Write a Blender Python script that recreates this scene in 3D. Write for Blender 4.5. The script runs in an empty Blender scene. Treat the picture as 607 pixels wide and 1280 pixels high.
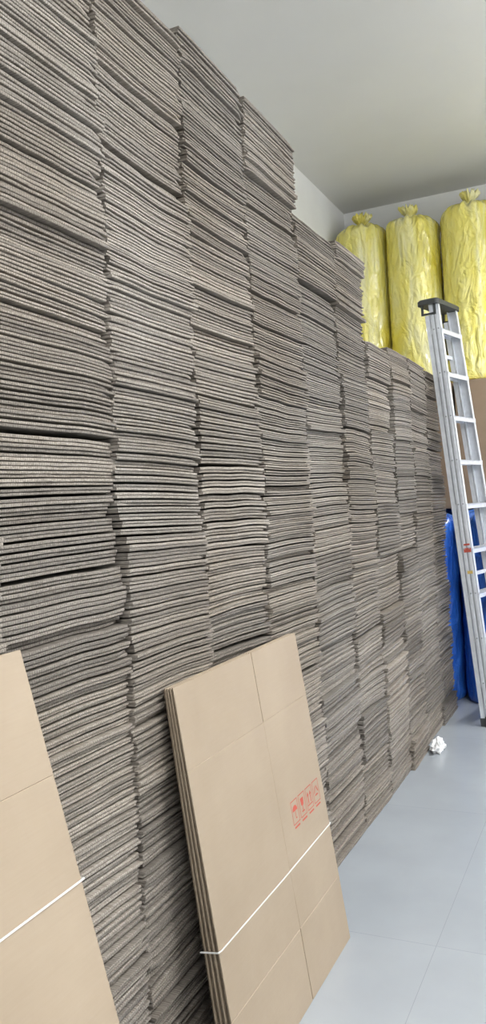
import bpy, math, random
from mathutils import Vector, Matrix, noise
random.seed(7)
scene = bpy.context.scene
try:
    scene.view_settings.view_transform = 'Standard'
    scene.view_settings.look = 'None'
except Exception:
    pass

# ------------------------------------------------------------ materials
def new_mat(name):
    m = bpy.data.materials.new(name); m.use_nodes = True
    nt = m.node_tree
    b = nt.nodes['Principled BSDF']
    return m, nt, b
def N(nt, t, **kw):
    n = nt.nodes.new(t)
    for k, v in kw.items():
        if k in n.inputs.keys(): n.inputs[k].default_value = v
        else: setattr(n, k, v)
    return n
def objcoord(nt, scale):
    tc = N(nt, 'ShaderNodeTexCoord'); mp = N(nt, 'ShaderNodeMapping')
    mp.inputs['Scale'].default_value = scale
    nt.links.new(tc.outputs['Object'], mp.inputs['Vector'])
    return mp.outputs['Vector']
def ramp(nt, fac, cols):
    r = N(nt, 'ShaderNodeValToRGB')
    while len(r.color_ramp.elements) < len(cols): r.color_ramp.elements.new(0.5)
    for e, (p, c) in zip(r.color_ramp.elements, cols):
        e.position = p; e.color = (*c, 1)
    nt.links.new(fac, r.inputs['Fac'])
    return r.outputs['Color']
def bump(nt, b, h, strength, dist):
    bp = N(nt, 'ShaderNodeBump', Strength=strength, Distance=dist)
    nt.links.new(h, bp.inputs['Height']); nt.links.new(bp.outputs['Normal'], b.inputs['Normal'])

def simple(name, col, rough=0.6, metal=0.0, nscale=8, var=0.06, bstr=0.1, bdist=0.002):
    m, nt, b = new_mat(name)
    v = objcoord(nt, (1, 1, 1))
    n = N(nt, 'ShaderNodeTexNoise', Scale=nscale, Detail=4.0)
    nt.links.new(v, n.inputs['Vector'])
    c0 = tuple(max(0, c * (1 - var)) for c in col); c1 = tuple(min(1, c * (1 + var)) for c in col)
    nt.links.new(ramp(nt, n.outputs['Fac'], [(0.3, c0), (0.7, c1)]), b.inputs['Base Color'])
    b.inputs['Roughness'].default_value = rough
    b.inputs['Metallic'].default_value = metal
    bump(nt, b, n.outputs['Fac'], bstr, bdist)
    return m

def mat_edges():
    m, nt, b = new_mat('corrugated_edge')
    at = N(nt, 'ShaderNodeAttribute', attribute_name='tint')
    v = objcoord(nt, (1, 1, 1))
    wv = N(nt, 'ShaderNodeTexWave', wave_type='BANDS', bands_direction='Y')
    wv.inputs['Scale'].default_value = 44.0; wv.inputs['Distortion'].default_value = 4.0
    wv.inputs['Detail'].default_value = 3.0; wv.inputs['Detail Scale'].default_value = 1.5
    v3 = objcoord(nt, (1, 1, 8))
    nt.links.new(v3, wv.inputs['Vector'])
    v4 = objcoord(nt, (20, 260, 190))
    n = N(nt, 'ShaderNodeTexNoise', Scale=1.0, Detail=2.0); nt.links.new(v4, n.inputs['Vector'])
    n2 = N(nt, 'ShaderNodeTexNoise', Scale=1.6, Detail=3.0); nt.links.new(v, n2.inputs['Vector'])
    c0 = ramp(nt, wv.outputs['Fac'], [(0.1, (0.72, 0.71, 0.70)), (0.7, (1, 1, 1))])
    c1 = ramp(nt, n.outputs['Fac'], [(0.36, (0.64, 0.62, 0.59)), (0.62, (1.06, 1.06, 1.05))])
    c2 = ramp(nt, n2.outputs['Fac'], [(0.35, (0.80, 0.77, 0.73)), (0.65, (1.0, 1.0, 1.0))])
    prev = at.outputs['Color']
    for c in (c0, c1, c2):
        mx = N(nt, 'ShaderNodeMix', data_type='RGBA', blend_type='MULTIPLY'); mx.inputs[0].default_value = 1
        nt.links.new(prev, mx.inputs[6]); nt.links.new(c, mx.inputs[7]); prev = mx.outputs[2]
    nt.links.new(prev, b.inputs['Base Color'])
    b.inputs['Roughness'].default_value = 0.75
    return m
def mat_kraft():
    m, nt, b = new_mat('kraft_cardboard')
    v = objcoord(nt, (1, 1, 1))
    n = N(nt, 'ShaderNodeTexNoise', Scale=3.0, Detail=5.0); nt.links.new(v, n.inputs['Vector'])
    v2 = objcoord(nt, (60, 14, 260))
    n2 = N(nt, 'ShaderNodeTexNoise', Scale=1.0, Detail=3.0); nt.links.new(v2, n2.inputs['Vector'])
    mx = N(nt, 'ShaderNodeMath', operation='MULTIPLY_ADD'); mx.inputs[1].default_value = 0.2
    nt.links.new(n2.outputs['Fac'], mx.inputs[0]); nt.links.new(n.outputs['Fac'], mx.inputs[2])
    nt.links.new(ramp(nt, mx.outputs[0], [(0.4, (0.345, 0.268, 0.188)), (0.8, (0.40, 0.318, 0.230))]), b.inputs['Base Color'])
    b.inputs['Roughness'].default_value = 0.5
    bump(nt, b, n.outputs['Fac'], 0.25, 0.02)
    return m
def mat_floor():
    m, nt, b = new_mat('glossy_floor_tile')
    v = objcoord(nt, (1, 1, 1))
    br = N(nt, 'ShaderNodeTexBrick', offset=0.0, squash=1.0)
    br.inputs['Scale'].default_value = 1.0
    br.inputs['Mortar Size'].default_value = 0.0010
    br.inputs['Mortar Smooth'].default_value = 0.3
    br.inputs['Brick Width'].default_value = 0.8
    br.inputs['Row Height'].default_value = 1.2
    br.inputs['Color1'].default_value = (0.38, 0.41, 0.44, 1)
    br.inputs['Color2'].default_value = (0.39, 0.42, 0.45, 1)
    br.inputs['Mortar'].default_value = (0.29, 0.31, 0.335, 1)
    mp = nt.nodes['Mapping']; mp.inputs['Location'].default_value = (0.63, 0.9, 0)
    nt.links.new(v, br.inputs['Vector'])
    n = N(nt, 'ShaderNodeTexNoise', Scale=3.0, Detail=6.0); nt.links.new(v, n.inputs['Vector'])
    c = ramp(nt, n.outputs['Fac'], [(0.3, (0.90, 0.90, 0.90)), (0.7, (1, 1, 1))])
    mx = N(nt, 'ShaderNodeMix', data_type='RGBA', blend_type='MULTIPLY'); mx.inputs[0].default_value = 1
    nt.links.new(br.outputs['Color'], mx.inputs[6]); nt.links.new(c, mx.inputs[7])
    nt.links.new(mx.outputs[2], b.inputs['Base Color'])
    b.inputs['Roughness'].default_value = 0.22
    return m
def mat_plastic(name, cols, rough=0.3, bs=0.6):
    m, nt, b = new_mat(name)
    v = objcoord(nt, (6, 6, 1.5))
    n = N(nt, 'ShaderNodeTexNoise', Scale=1.0, Detail=4.0, Distortion=1.0); nt.links.new(v, n.inputs['Vector'])
    nt.links.new(ramp(nt, n.outputs['Fac'], cols), b.inputs['Base Color'])
    b.inputs['Roughness'].default_value = rough
    b.inputs['Coat Weight'].default_value = 0.9; b.inputs['Coat Roughness'].default_value = 0.1
    v2 = objcoord(nt, (11, 11, 5))
    n2 = N(nt, 'ShaderNodeTexNoise', Scale=1.0, Detail=4.0, Distortion=1.8); nt.links.new(v2, n2.inputs['Vector'])
    bump(nt, b, n2.outputs['Fac'], bs, 0.05)
    return m

M_edge = mat_edges(); M_kraft = mat_kraft(); M_floor = mat_floor()
M_wall = simple('white_wall_paint', (0.86, 0.865, 0.85), 0.8, nscale=5, var=0.02, bstr=0.05)
M_ceil = simple('ceiling_paint', (0.76, 0.76, 0.735), 0.45, nscale=2, var=0.02, bstr=0.05)
M_yel = mat_plastic('yellow_plastic_film', [(0.3, (0.90, 0.76, 0.08)), (0.5, (0.94, 0.85, 0.22)), (0.7, (0.97, 0.93, 0.52))], 0.25, 0.9)
M_blue = mat_plastic('blue_plastic_film', [(0.3, (0.015, 0.10, 0.52)), (0.7, (0.06, 0.24, 0.78))], 0.3)
M_alu = simple('brushed_aluminium', (0.80, 0.83, 0.88), 0.38, 0.2, nscale=30, var=0.06, bstr=0.1, bdist=0.001)
M_alu2 = simple('aluminium_groove', (0.42, 0.44, 0.47), 0.5, 0.4, nscale=30)
M_black = simple('black_plastic', (0.05, 0.055, 0.055), 0.5)
M_strap = simple('white_strap', (0.75, 0.75, 0.72), 0.5)
M_red = simple('red_ink', (0.50, 0.09, 0.06), 0.7)
M_yellab = simple('yellow_label', (0.7, 0.5, 0.15), 0.7)
M_paper = simple('white_paper', (0.88, 0.88, 0.88), 0.8)
M_carton = simple('brown_carton', (0.30, 0.215, 0.145), 0.65, nscale=6, var=0.08)
M_tape = simple('packing_tape', (0.38, 0.28, 0.17), 0.25)

def mesh_obj(name, verts, faces, mats, midx=None, parent=None, smooth=False):
    me = bpy.data.meshes.new(name); me.from_pydata(verts, [], faces); me.validate(); me.update()
    for m in mats: me.materials.append(m)
    if midx: me.polygons.foreach_set('material_index', midx)
    if smooth: me.polygons.foreach_set('use_smooth', [True] * len(me.polygons))
    o = bpy.data.objects.new(name, me); scene.collection.objects.link(o)
    if parent: o.parent = parent
    return o
def empty(name, loc=(0, 0, 0)):
    e = bpy.data.objects.new(name, None); e.location = (0, 0, 0); e.empty_display_size = 0.1
    scene.collection.objects.link(e); return e
class MB:
    def __init__(s): s.v = []; s.f = []; s.m = []
    def box(s, P, lo, hi, mi=0, c=0.0, side=None):
        (a0, b0, c0), (a1, b1, c1) = lo, hi
        k = len(s.v)
        if c <= 0:
            for w in (c0, c1):
                for (u, v) in ((a0, b0), (a1, b0), (a1, b1), (a0, b1)): s.v.append(P(u, v, w))
            rings = 2
        else:
            for w, i in ((c0, c), (c0 + c, 0), (c1 - c, 0), (c1, c)):
                for (u, v) in ((a0 + i, b0 + i), (a1 - i, b0 + i), (a1 - i, b1 - i), (a0 + i, b1 - i)): s.v.append(P(u, v, w))
            rings = 4
        s.f.append((k + 3, k + 2, k + 1, k)); s.m.append(mi)
        for r in range(rings - 1):
            for j in range(4):
                j2 = (j + 1) % 4; a = k + r * 4
                s.f.append((a + j, a + j2, a + 4 + j2, a + 4 + j))
                s.m.append(side if (side is not None and (rings == 2 or r == 1)) else mi)
        a = k + (rings - 1) * 4
        s.f.append((a, a + 1, a + 2, a + 3)); s.m.append(mi)
    def poly(s, pts, mi=0):
        k = len(s.v); s.v += pts; s.f.append(tuple(range(k, k + len(pts)))); s.m.append(mi)
    def make(s, name, mats, parent=None, smooth=False):
        return mesh_obj(name, [tuple(v) for v in s.v], s.f, mats, s.m, parent, smooth)
ID = lambda u, v, w: (u, v, w)

# ------------------------------------------------------------ room shell
XL, XR, YB, YF, H = -2.06, 2.6, 6.9, -2.4, 4.0
def slab(name, lo, hi, mat):
    b = MB(); b.box(ID, lo, hi); return b.make(name, [mat])
slab('floor', (XL - .1, YF - .1, -.1), (XR + .1, YB + .1, 0), M_floor)
slab('ceiling', (XL - .1, YF - .1, H), (XR + .1, YB + .1, H + .1), M_ceil)
slab('wall_left', (XL - .1, YF - .1, 0), (XL, YB + .1, H), M_wall)
slab('wall_right', (XR, YF - .1, 0), (XR + .1, YB + .1, H), M_wall)
slab('wall_back', (XL, YB, 0), (XR, YB + .1, H), M_wall)
slab('wall_front', (XL, YF - .1, 0), (XR, YF, H), M_wall)

# ------------------------------------------------------------ stacks of flattened boxes
XS = -1.10
def stack(ci, y0, y1, top, xf=XS):
    rnd = random.Random(300 + ci)
    V = []; F = []; T = []
    SEG = 10
    xb = XL + 0.02
    z = 0.0
    ph = rnd.uniform(0, 6)
    tilt = 0.0
    dirt = rnd.uniform(0.94, 1.04)
    bow = 0.0; bow_t = 0.0; tilt_t = 0.0
    while z < top - 0.008:
        n = rnd.choice([6, 8, 10, 12, 12, 15, 18])
        xo = rnd.uniform(-0.012, 0.005); yo = rnd.uniform(-0.008, 0.008)
        if rnd.random() < 0.15: xo -= 0.012
        tintb = rnd.uniform(0.78, 1.14)
        warm = rnd.uniform(0, 1)
        skew = rnd.uniform(-0.010, 0.010)
        zb = rnd.uniform(0.85, 1.15)
        tilt_t = rnd.uniform(-0.016, 0.016); bow_t = rnd.uniform(-0.006, 0.008)
        if z > top - 0.45: tilt_t = 0.0; bow_t = 0.0
        wamp = rnd.choice([.001, .001, .002, .003])
        for i in range(n):
            if z >= top - 0.008: break
            g = min(1, z / .25, 1)
            tilt += (tilt_t - tilt) * 0.12; bow += (bow_t - bow) * 0.12
            jx = rnd.uniform(-0.0045, 0.0045); jy = rnd.uniform(-0.005, 0.005)
            if rnd.random() < 0.07: jx += rnd.uniform(0.003, 0.011)
            if rnd.random() < 0.05: jx -= rnd.uniform(0.006, 0.02)
            for bd in range(2):
                th = (0.0066 + rnd.uniform(-0.0008, 0.0008)) * zb
                fx = xf + xo + jx + (0 if bd else rnd.uniform(-0.006, 0.001))
                k = len(V)
                t = tintb * dirt * rnd.uniform(0.68, 1.18)
                col = (0.375 * t, (0.346 - .010 * warm) * t, (0.315 - 0.022 * warm) * t)
                ya, yb = y0 + 0.003 + yo + jy, y1 - 0.003 + yo + jy + rnd.uniform(-.004, .002)
                sd = rnd.uniform(0, 100)
                c0, c1 = (rnd.uniform(-.012, .002) if rnd.random() < .3 else -.001), (rnd.uniform(-.012, .002) if rnd.random() < .3 else -.001)
                for s in range(SEG + 1):
                    q = s / SEG
                    y = ya + (yb - ya) * q
                    nz = g * (tilt * (q - .5) + bow * (1 - (2 * q - 1) ** 2) + wamp * noise.noise((y * 8, z * 4, ph)))
                    xx = fx + 0.003 * noise.noise((y * 11, sd, 0)) + skew * (q - .5)
                    if s == 0: xx += c0
                    if s == SEG: xx += c1
                    for (dx, dz) in ((None, 0), (-0.0010, 0), (0, th * .18), (0, th * .82), (-0.0010, th), (None, th)):
                        V.append((xb if dx is None else xx + dx, y, max(0.0, z + nz) + dz)); T.append(col)
                for s in range(SEG):
                    a = k + s * 6; c = a + 6
                    for j in range(6):
                        j2 = (j + 1) % 6
                        F.append((a + j, c + j, c + j2, a + j2))
                F.append(tuple(k + j for j in range(6)))
                F.append(tuple(k + SEG * 6 + j for j in reversed(range(6))))
                z += th + (0.0013 if bd == 0 else 0.0046 * rnd.uniform(0.5, 1.5))
        z += rnd.choice([0.0005, 0.001, 0.002, 0.007])
    me = bpy.data.meshes.new('flattened_box_stack'); me.from_pydata(V, [], F); me.update()
    me.materials.append(M_edge)
    ca = me.color_attributes.new('tint', 'FLOAT_COLOR', 'POINT')
    flat = []
    for c in T: flat += [c[0], c[1], c[2], 1]
    ca.data.foreach_set('color', flat)
    o = bpy.data.objects.new('flattened_cardboard_box_stack', me); scene.collection.objects.link(o)
cols = [(0.32, 0.78, 2.86), (0.78, 1.235, 2.87), (1.235, 1.69, 2.87), (1.69, 2.125, 2.87), (2.125, 2.575, 2.92), (2.575, 3.065, 2.92),
        (3.065, 3.56, 2.67), (3.56, 3.99, 2.68), (3.99, 4.43, 2.30), (4.43, 4.86, 2.34), (4.86, 5.34, 2.33), (5.34, 5.82, 2.33)]
offs = [0, 0, 0, 0, -0.005, 0.0, -0.012, -0.006, -0.004, 0.0, -0.006, -0.012]
for i, (a, b, t) in enumerate(cols):
    stack(i, a, b, t, XS + offs[i])

# ------------------------------------------------------------ leaning bundles of flat boxes
def bundle(y0, y1, xbot, xtop, ztop, nsh, ycrease, flap, strapz, strap_sag, prnt=None, fan=0.005, seed=1, th=0.0078):
    rnd = random.Random(seed)
    root = empty('flattened_cardboard_box_bundle')
    L = math.hypot(xtop - xbot, ztop)
    S = Vector(((xtop - xbot) / L, 0, ztop / L)); W = Vector((S.z, 0, -S.x)); Y = Vector((0, 1, 0))
    B = Vector((xbot, 0, 0))
    def P0(u, v, w): return B + Y * u + S * v + W * w
    for i in range(nsh):
        jy = rnd.uniform(-0.006, 0.006) if i else 0; jz = rnd.uniform(-0.004, 0.004) if i else 0
        wb = -i * (th + fan); wt = -i * (th + 0.0008)
        def P(u, v, w, wb=wb, wt=wt, jz=jz, jy=jy):
            q = P0(u + jy, v, w + wb + (wt - wb) * v / L)
            q.z = max(q.z, 0.001)
            return q
        mb = MB()
        hh = th / 2
        mb.box(P, (y0 + .002, 0.002, -th), (y1 - .004, L - .004, -hh - .0006), 0, 0.0008, side=1)
        g = 0.0018
        for (u0, u1) in ((y0, ycrease), (ycrease, y1)):
            for (v0, v1, slot) in ((0.0, flap, 1), (flap, L - flap, 0), (L - flap, L, 1)):
                a0 = u0 + (g if slot and u0 == ycrease else 0); a1 = u1 - (g if slot and u1 == ycrease else 0)
                mb.box(P, (a0, v0, -hh), (a1, v1, 0), 0, 0.0014, side=1)
        o = mb.make('flat_box_%d' % (i + 1), [M_kraft, M_edge], root)
        ca = o.data.color_attributes.new('tint', 'FLOAT_COLOR', 'POINT')
        t = rnd.uniform(.7, .9)
        ca.data.foreach_set('color', [0.32 * t, 0.25 * t, 0.18 * t, 1] * len(o.data.vertices))
    sv = strapz * L / ztop
    tot = nsh * (th + fan * .5)
    pts = [(y0 - .007, sv, -tot), (y0 - .007, sv, 0.001), (y0 + .01, sv - .002, .0025), (y0 + (y1 - y0) * .5, sv - strap_sag, .0025), (y1 - .01, sv, .0025), (y1 + .006, sv, .001), (y1 + .006, sv, -tot)]
    mb = MB(); hw = 0.0018
    def Q(p, dv, dw): return P0(p[0], p[1] + dv, p[2] + dw)
    for p, q in zip(pts[:-1], pts[1:]):
        k = len(mb.v)
        for r in (p, q):
            for dv, dw in ((-hw, -.001), (hw, -.001), (hw, .001), (-hw, .001)):
                mb.v.append(Q(r, dv, dw) + (Y * (0 if abs(p[2] - q[2]) < .01 else dw)))
        for j in range(4):
            j2 = (j + 1) % 4
            mb.f.append((k + j, k + j2, k + 4 + j2, k + 4 + j)); mb.m.append(0)
    mb.make('strap', [M_strap], root)
    if prnt:
        u0, vc, sz = prnt
        mb = MB(); w = 0.0006
        def pl(pp): mb.poly([P0(u, v, w) for u, v in pp])
        def rect(a, b, c, d): pl([(a, b), (c, b), (c, d), (a, d)])
        for i in range(4):
            a = u0 + i * sz * 1.2; b = vc - sz * .6; wd = sz; hd = sz * 1.35; e = sz * .05
            rect(a, b, a + wd, b + e); rect(a, b + hd - e, a + wd, b + hd); rect(a, b, a + e, b + hd); rect(a + wd - e, b, a + wd, b + hd)
            cx, cy = a + wd / 2, b + hd / 2
            if i == 0:
                pl([(cx + .36 * sz * math.cos(t), cy + .05 * sz + .32 * sz * math.sin(t)) for t in [math.pi * k / 10 for k in range(11)]])
                rect(cx - .03 * sz, cy - .4 * sz, cx + .03 * sz, cy + .1 * sz); rect(cx, cy - .4 * sz, cx + .16 * sz, cy - .34 * sz)
            elif i == 1:
                pl([(cx - .25 * sz, cy + .4 * sz), (cx - .18 * sz, cy), (cx, cy - .1 * sz), (cx + .18 * sz, cy), (cx + .25 * sz, cy + .4 * sz)][::-1])
                rect(cx - .04 * sz, cy - .35 * sz, cx + .04 * sz, cy - .08 * sz); rect(cx - .2 * sz, cy - .42 * sz, cx + .2 * sz, cy - .34 * sz)
            elif i == 2:
                for d in (-.2, .2):
                    rect(cx + (d - .05) * sz, cy - .3 * sz, cx + (d + .05) * sz, cy + .15 * sz)
                    pl([(cx + (d - .15) * sz, cy + .15 * sz), (cx + (d + .15) * sz, cy + .15 * sz), (cx + d * sz, cy + .4 * sz)])
                rect(cx - .4 * sz, cy - .42 * sz, cx + .4 * sz, cy - .36 * sz)
            else:
                for k in range(3):
                    a1 = math.radians(90 + 120 * k + 14); a2 = math.radians(90 + 120 * (k + 1) - 14)
                    pl([(cx + .38 * sz * math.cos(a1), cy + .38 * sz * math.sin(a1)), (cx + .38 * sz * math.cos(a2), cy + .38 * sz * math.sin(a2)),
                        (cx + .24 * sz * math.cos(a2), cy + .24 * sz * math.sin(a2)), (cx + .24 * sz * math.cos(a1), cy + .24 * sz * math.sin(a1))])
            rect(a + .1 * sz, b - .22 * sz, a + wd - .1 * sz, b - .12 * sz)
        mb.make('handling_marks', [M_red], root)
    return root
bundle(1.80, 2.66, -0.915, -1.056, 1.05, 4, 2.285, 0.215, 0.39, 0.004, prnt=(2.37, 0.525, 0.054), fan=0.009, seed=3)
bundle(0.30, 1.243, -0.735, -1.063, 1.25, 3, 0.80, 0.245, 0.82, 0.003, fan=0.003, seed=5)

# ------------------------------------------------------------ ladder
def ladder():
    root = empty('aluminium_step_ladder')
    base = Vector((-0.842, 5.37, 0)); topn = Vector((-1.078, 5.42, 2.775))
    phi = math.radians(12)
    Wd = Vector((math.sin(phi), math.cos(phi), 0))
    T = (topn - base); L = T.length; T.normalize()
    D = Wd.cross(T).normalized()
    if D.x < 0: D = -D
    def frame(far, s):
        p = base + T * (L * s)
        wdt = 0.50 - 0.17 * s
        return p + Wd * wdt if far else p
    def railP(far):
        a, b = frame(far, 0), frame(far, 1)
        t = (b - a)
        def P(u, v, w): return a + D * u + t * v + Wd * w
        return P
    mb = MB()
    for far in (0, 1):
        P = railP(far); sg = 1 if not far else -1
        mb.box(P, (-.005, 0.02, min(0, .003 * sg)), (.060, 1, max(0, .003 * sg)), 0)
        for u in (-.005, .056):
            mb.box(P, (u, 0.02, min(0, .028 * sg)), (u + .005, 1, max(0, .028 * sg)), 0)
        for u in (.008, .040):
            mb.box(P, (u, 0.02, min(0, -.002 * sg)), (u + .008, 1, max(0, -.002 * sg)), 0)
        mb.box(P, (.022, 0.02, min(0, -.001 * sg)), (.032, 1, max(0, -.001 * sg)), 1)
        mb.box(P, (-.040, 0.01, min(0.004 * sg, .026 * sg)), (-.010, .97, max(.004 * sg, .026 * sg)), 0)
        for i in range(9):
            s = .10 + i * .104
            for u in (.012, .044):
                mb.box(P, (u - .004, s, min(-.005 * sg, 0)), (u + .004, s + .003, max(-.005 * sg, 0)), 1)
        mb.box(P, (-.008, 0.0, -.006) if not far else (-.008, 0.0, -.030), (.063, 0.024, .030) if not far else (.063, 0.024, .006), 2)
        mb.box(P, (-.043, 0.0, -.002) if not far else (-.043, 0.0, -.030), (-.010, 0.02, .03) if not far else (-.010, 0.02, .002), 2)
    for i in range(9):
        s = .10 + i * .104
        a, b = frame(0, s), frame(1, s); w = (b - a).length
        X = Vector((1, 0, 0)) - Wd * Wd.x; X.normalize()
        def P(u, v, w_, a=a): return a + Wd * u + X * v + Vector((0, 0, 1)) * w_
        mb.box(P, (.002, -.01, .0), (w - .002, .066, .006), 0)
        mb.box(P, (.002, .060, -.024), (w - .002, .066, .006), 0)
        mb.box(P, (.002, -.01, -.024), (w - .002, -.004, .006), 0)
        for k in range(4):
            mb.box(P, (.004, .002 + k * .015, .006), (w - .004, .008 + k * .015, .0085), 1)
    for s in (.08, .35, .62, .88):
        a, b = frame(0, s), frame(1, s); w = (b - a).length
        def P(u, v, w_, a=a): return a + Wd * u + D * v + Vector((0, 0, 1)) * w_
        mb.box(P, (.01, -.038, -.012), (w - .01, -.018, .012), 0)
    mb.make('frame', [M_alu, M_alu2, M_black], root)
    mb = MB()
    a, b = frame(0, 1), frame(1, 1); w = (b - a).length
    X = Vector((1, 0, 0)) - Wd * Wd.x; X.normalize()
    def P(u, v, w_): return a + Wd * u + X * v + Vector((0, 0, 1)) * w_
    def rr(u0, u1, v0, v1, r, z):
        out = []
        for cx, cy, st in ((u1 - r, v1 - r, 0), (u0 + r, v1 - r, 90), (u0 + r, v0 + r, 180), (u1 - r, v0 + r, 270)):
            for k in range(6):
                t = math.radians(st + 18 * k); out.append(P(cx + r * math.cos(t), cy + r * math.sin(t), z))
        return out
    rings = [rr(-.03, w + .03, -.075, .075, .03, -.018), rr(-.03, w + .03, -.075, .075, .03, .008), rr(-.02, w + .02, -.065, .065, .025, .018), rr(.0, w, -.04, .045, .02, .018), rr(.004, w - .004, -.036, .041, .02, .010)]
    k0 = len(mb.v)
    for r in rings: mb.v += r
    n = 24
    for i in range(len(rings) - 1):
        for j in range(n):
            mb.f.append((k0 + i * n + j, k0 + i * n + (j + 1) % n, k0 + (i + 1) * n + (j + 1) % n, k0 + (i + 1) * n + j)); mb.m.append(0)
    mb.f.append(tuple(k0 + j for j in reversed(range(n)))); mb.m.append(0)
    mb.f.append(tuple(k0 + (len(rings) - 1) * n + j for j in range(n))); mb.m.append(0)
    for uu in (-.012, w + .004):
        mb.box(P, (uu, -.05, -.075), (uu + .008, -.035, -.01), 0)
        mb.box(P, (uu, .035, -.075), (uu + .008, .05, -.01), 0)
        mb.box(P, (uu, -.05, -.085), (uu + .008, .05, -.072), 0)
    mb.make('top_cap', [M_black], root)
    mb = MB(); P = railP(0)
    mb.box(P, (.006, .405, -.0035), (.054, .415, -.0025), 0)
    mb.box(P, (.010, .421, -.0035), (.050, .425, -.0025), 0)
    mb.box(P, (.010, .355, -.0035), (.045, .362, -.0025), 1)
    mb.make('warning_label', [M_red, M_yellab], root)
ladder()

# ------------------------------------------------------------ bagged rolls
def bag(name, cx, cy, z0, z1, r, mat, seed, knot=True, knx=0.0):
    sd = seed * 13.7
    NU = 128; rings = []
    Hh = z1 - z0
    prof = [(0, .0), (0.0, .6), (0.0, .93), (.02, .99), (.05, 1.0)]
    m = 70
    for i in range(m + 1): prof.append((.06 + (Hh - .06 - .10) * i / m, 1.0))
    for i in range(1, 13):
        t = i / 12 * math.pi / 2
        prof.append((Hh - .10 + .095 * math.sin(t), .17 + .83 * math.cos(t) ** 0.7))
    if knot:
        prof += [(Hh + .0, .14), (Hh + .015, .12), (Hh + .03, .16), (Hh + .05, .27), (Hh + .075, .33), (Hh + .095, .30), (Hh + .085, .18), (Hh + .07, .02)]
    else:
        prof += [(Hh, .02)]
    V = []; F = []
    for (z, k) in prof:
        top = max(0, min(1, (z - (Hh - .28)) / .28))
        neck = 1 if z >= Hh - .01 else 0
        for j in range(NU):
            a = 2 * math.pi * j / NU
            ca, sa = math.cos(a), math.sin(a)
            fold = noise.noise((ca * 3.0, sa * 3.0, sd + z * .5))
            pleat = math.sin(a * 17 + 3 * noise.noise((z * 3, sd, ca)) + seed) * .5 + math.sin(a * 11 + seed * 2) * .5
            wr = noise.noise((ca * 2.5, sa * 2.5, z * 6 + sd))
            cr = 1 - abs(noise.noise((ca * 5 + z * 2, sa * 5 - z, z * 4 + sd * 2))) * 2
            cr2 = 1 - abs(noise.noise((ca * 3 - z * 3, sa * 3 + z * 2, z * 5 + sd * 3))) * 2.4
            rr = r * k * (1 + .03 * fold + .02 * wr + .026 * max(0, cr) ** 4 + .022 * max(0, cr2) ** 4 + .03 * top * pleat + (.22 * pleat if neck else 0))
            zz = z + (.014 * pleat * top if not neck else .012 * pleat) + (.012 * fold * top)
            if z <= .0: zz = 0
            V.append((cx + rr * ca + knx * max(0, z - (Hh - .1)) / .1 * .3, cy + rr * sa, z0 + max(0, zz)))
    n = len(prof)
    for i in range(n - 1):
        for j in range(NU):
            F.append((i * NU + j, i * NU + (j + 1) % NU, (i + 1) * NU + (j + 1) % NU, (i + 1) * NU + j))
    return mesh_obj(name, V, F, [mat], None, None, True)
for i, (x, zt, kx) in enumerate([(-1.82, 3.73, .03), (-1.40, 3.72, -.04), (-.965, 3.74, .05), (-.53, 3.72, 0), (-.09, 3.73, .02)]):
    bag('yellow_bagged_foam_roll', x, 6.55, 2.36, zt, .208, M_yel, i + 2, knx=kx)
k = 0
for x in (-1.81, -1.335, -.86, -.385, .09):
    for y in (6.14, 6.63):
        bag('blue_bagged_foam_roll', x, y, 0, 1.38, .226, M_blue, k + 20, knot=False); k += 1

def carton(x0, x1, y0, y1, z0, z1):
    mb = MB()
    mb.box(ID, (x0, y0, z0), (x1, y1, z1), 0, 0.006)
    ym = (y0 + y1) / 2
    mb.box(ID, (x0 + .006, ym - .03, z1 - .001), (x1 - .006, ym + .03, z1 + .0008), 1)
    mb.box(ID, (x0 - .0008, ym - .03, z1 - .12), (x0 + .001, ym + .03, z1 - .006), 1)
    mb.box(ID, (x1 - .001, ym - .03, z1 - .12), (x1 + .0008, ym + .03, z1 - .006), 1)
    mb.box(ID, (x0 + .01, y0 - .002, (z0 + z1) / 2 + .005), (x1 - .01, y0 + .001, z1 - .01), 0)
    mb.make('cardboard_carton', [M_carton, M_tape])
carton(-1.09, -.42, 6.27, 6.86, 1.40, 2.355)
carton(-.40, .28, 6.27, 6.86, 1.40, 2.355)
carton(-2.03, -1.11, 6.27, 6.86, 1.40, 2.355)

# ------------------------------------------------------------ crumpled paper
def paper():
    V = []; F = []; nu, nv = 20, 12
    for i in range(nv + 1):
        for j in range(nu):
            a = 2 * math.pi * j / nu; t = math.pi * i / nv
            p = Vector((math.sin(t) * math.cos(a), math.sin(t) * math.sin(a), math.cos(t)))
            r = .036 * (1 + .7 * noise.noise(p * 1.9 + Vector((4, 2, 1))) + .5 * noise.noise(p * 3.5 + Vector((1, 7, 3))))
            z = .016 + p.z * r * (1.0 if p.z > 0 else .6) + .03 * max(0, p.z) ** 4
            V.append((-1.045 + p.x * r * 1.1, 4.80 + p.y * r * 2.0 , max(0, z)))
    for i in range(nv):
        for j in range(nu):
            F.append((i * nu + j, (i + 1) * nu + j, (i + 1) * nu + (j + 1) % nu, i * nu + (j + 1) % nu))
    mesh_obj('crumpled_paper', V, F, [M_paper])
paper()

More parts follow.
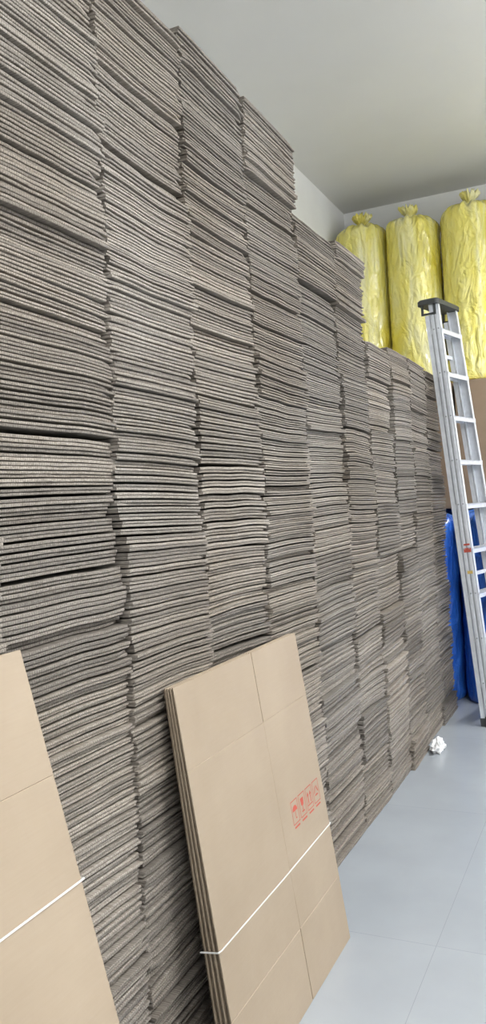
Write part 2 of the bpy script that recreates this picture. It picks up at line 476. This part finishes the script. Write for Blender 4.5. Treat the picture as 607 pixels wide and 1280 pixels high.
# ------------------------------------------------------------ unseen LED lamps; hanging and upward glow added to brighten the ceiling
M_em, nt, b = new_mat('led_diffuser')
b.inputs['Base Color'].default_value = (1, 1, 1, 1)
b.inputs['Emission Color'].default_value = (0.97, 0.98, 1.0, 1)
b.inputs['Emission Strength'].default_value = 3.0
M_frame = simple('lamp_frame', (.8, .8, .8), .4)
ZL = 3.45
for (x, y, e) in [(0.75, -0.6, 46), (1.3, 1.7, 74), (1.2, 4.9, 80)]:
    root = empty('led_lamp_added_uplight')
    mb = MB()
    mb.box(ID, (x - .10, y - .62, ZL - .02), (x + .10, y + .62, ZL + .02), 0, .005)
    mb.box(ID, (x - .08, y - .60, ZL - .024), (x + .08, y + .60, ZL - .019), 1)
    mb.box(ID, (x - .08, y - .60, ZL + .019), (x + .08, y + .60, ZL + .024), 1)  # upper glowing panel, added with the upward light
    for yy in (y - .5, y + .5):
        mb.box(ID, (x - .004, yy - .004, ZL + .02), (x + .004, yy + .004, H), 0)
    mb.make('housing', [M_frame, M_em], root)
    for up in (0, 1):
        ld = bpy.data.lights.new('lamp_light', 'AREA'); ld.shape = 'RECTANGLE'; ld.size = .20; ld.size_y = 1.2
        ld.energy = e * (.9 if up else 0.92); ld.color = (0.98, 0.985, 1.0)
        lo = bpy.data.objects.new('lamp_light', ld); lo.location = (x, y, ZL + (.03 if up else -.03))
        if up: lo.rotation_euler = (math.pi, 0, 0)  # upward light added to lift the ceiling brightness
        scene.collection.objects.link(lo); lo.parent = root
w = bpy.data.worlds.new('room_world'); scene.world = w; w.use_nodes = True
w.node_tree.nodes['Background'].inputs[0].default_value = (.8, .85, .9, 1)
w.node_tree.nodes['Background'].inputs[1].default_value = .3

# ------------------------------------------------------------ camera
cd = bpy.data.cameras.new('camera'); cam = bpy.data.objects.new('camera', cd); scene.collection.objects.link(cam)
cd.sensor_fit = 'VERTICAL'; cd.sensor_height = 36; cd.sensor_width = 36; cd.lens = 36 * 1020 / 1280
cd.clip_start = .02
th = math.asin(.4195); pit = math.radians(.34); rl = math.radians(3.27)
f = Vector((-math.sin(th), math.cos(th), 0)); Lr = Vector((math.cos(th), math.sin(th), 0)); Z = Vector((0, 0, 1))
F2 = f * math.cos(pit) - Z * math.sin(pit); U = Z * math.cos(pit) + f * math.sin(pit)
X = Lr * math.cos(rl) - U * math.sin(rl); Y = Lr * math.sin(rl) + U * math.cos(rl)
mw = Matrix((( X.x, Y.x, -F2.x, 0), (X.y, Y.y, -F2.y, 0), (X.z, Y.z, -F2.z, 1.5), (0, 0, 0, 1)))
cam.matrix_world = mw
scene.camera = cam
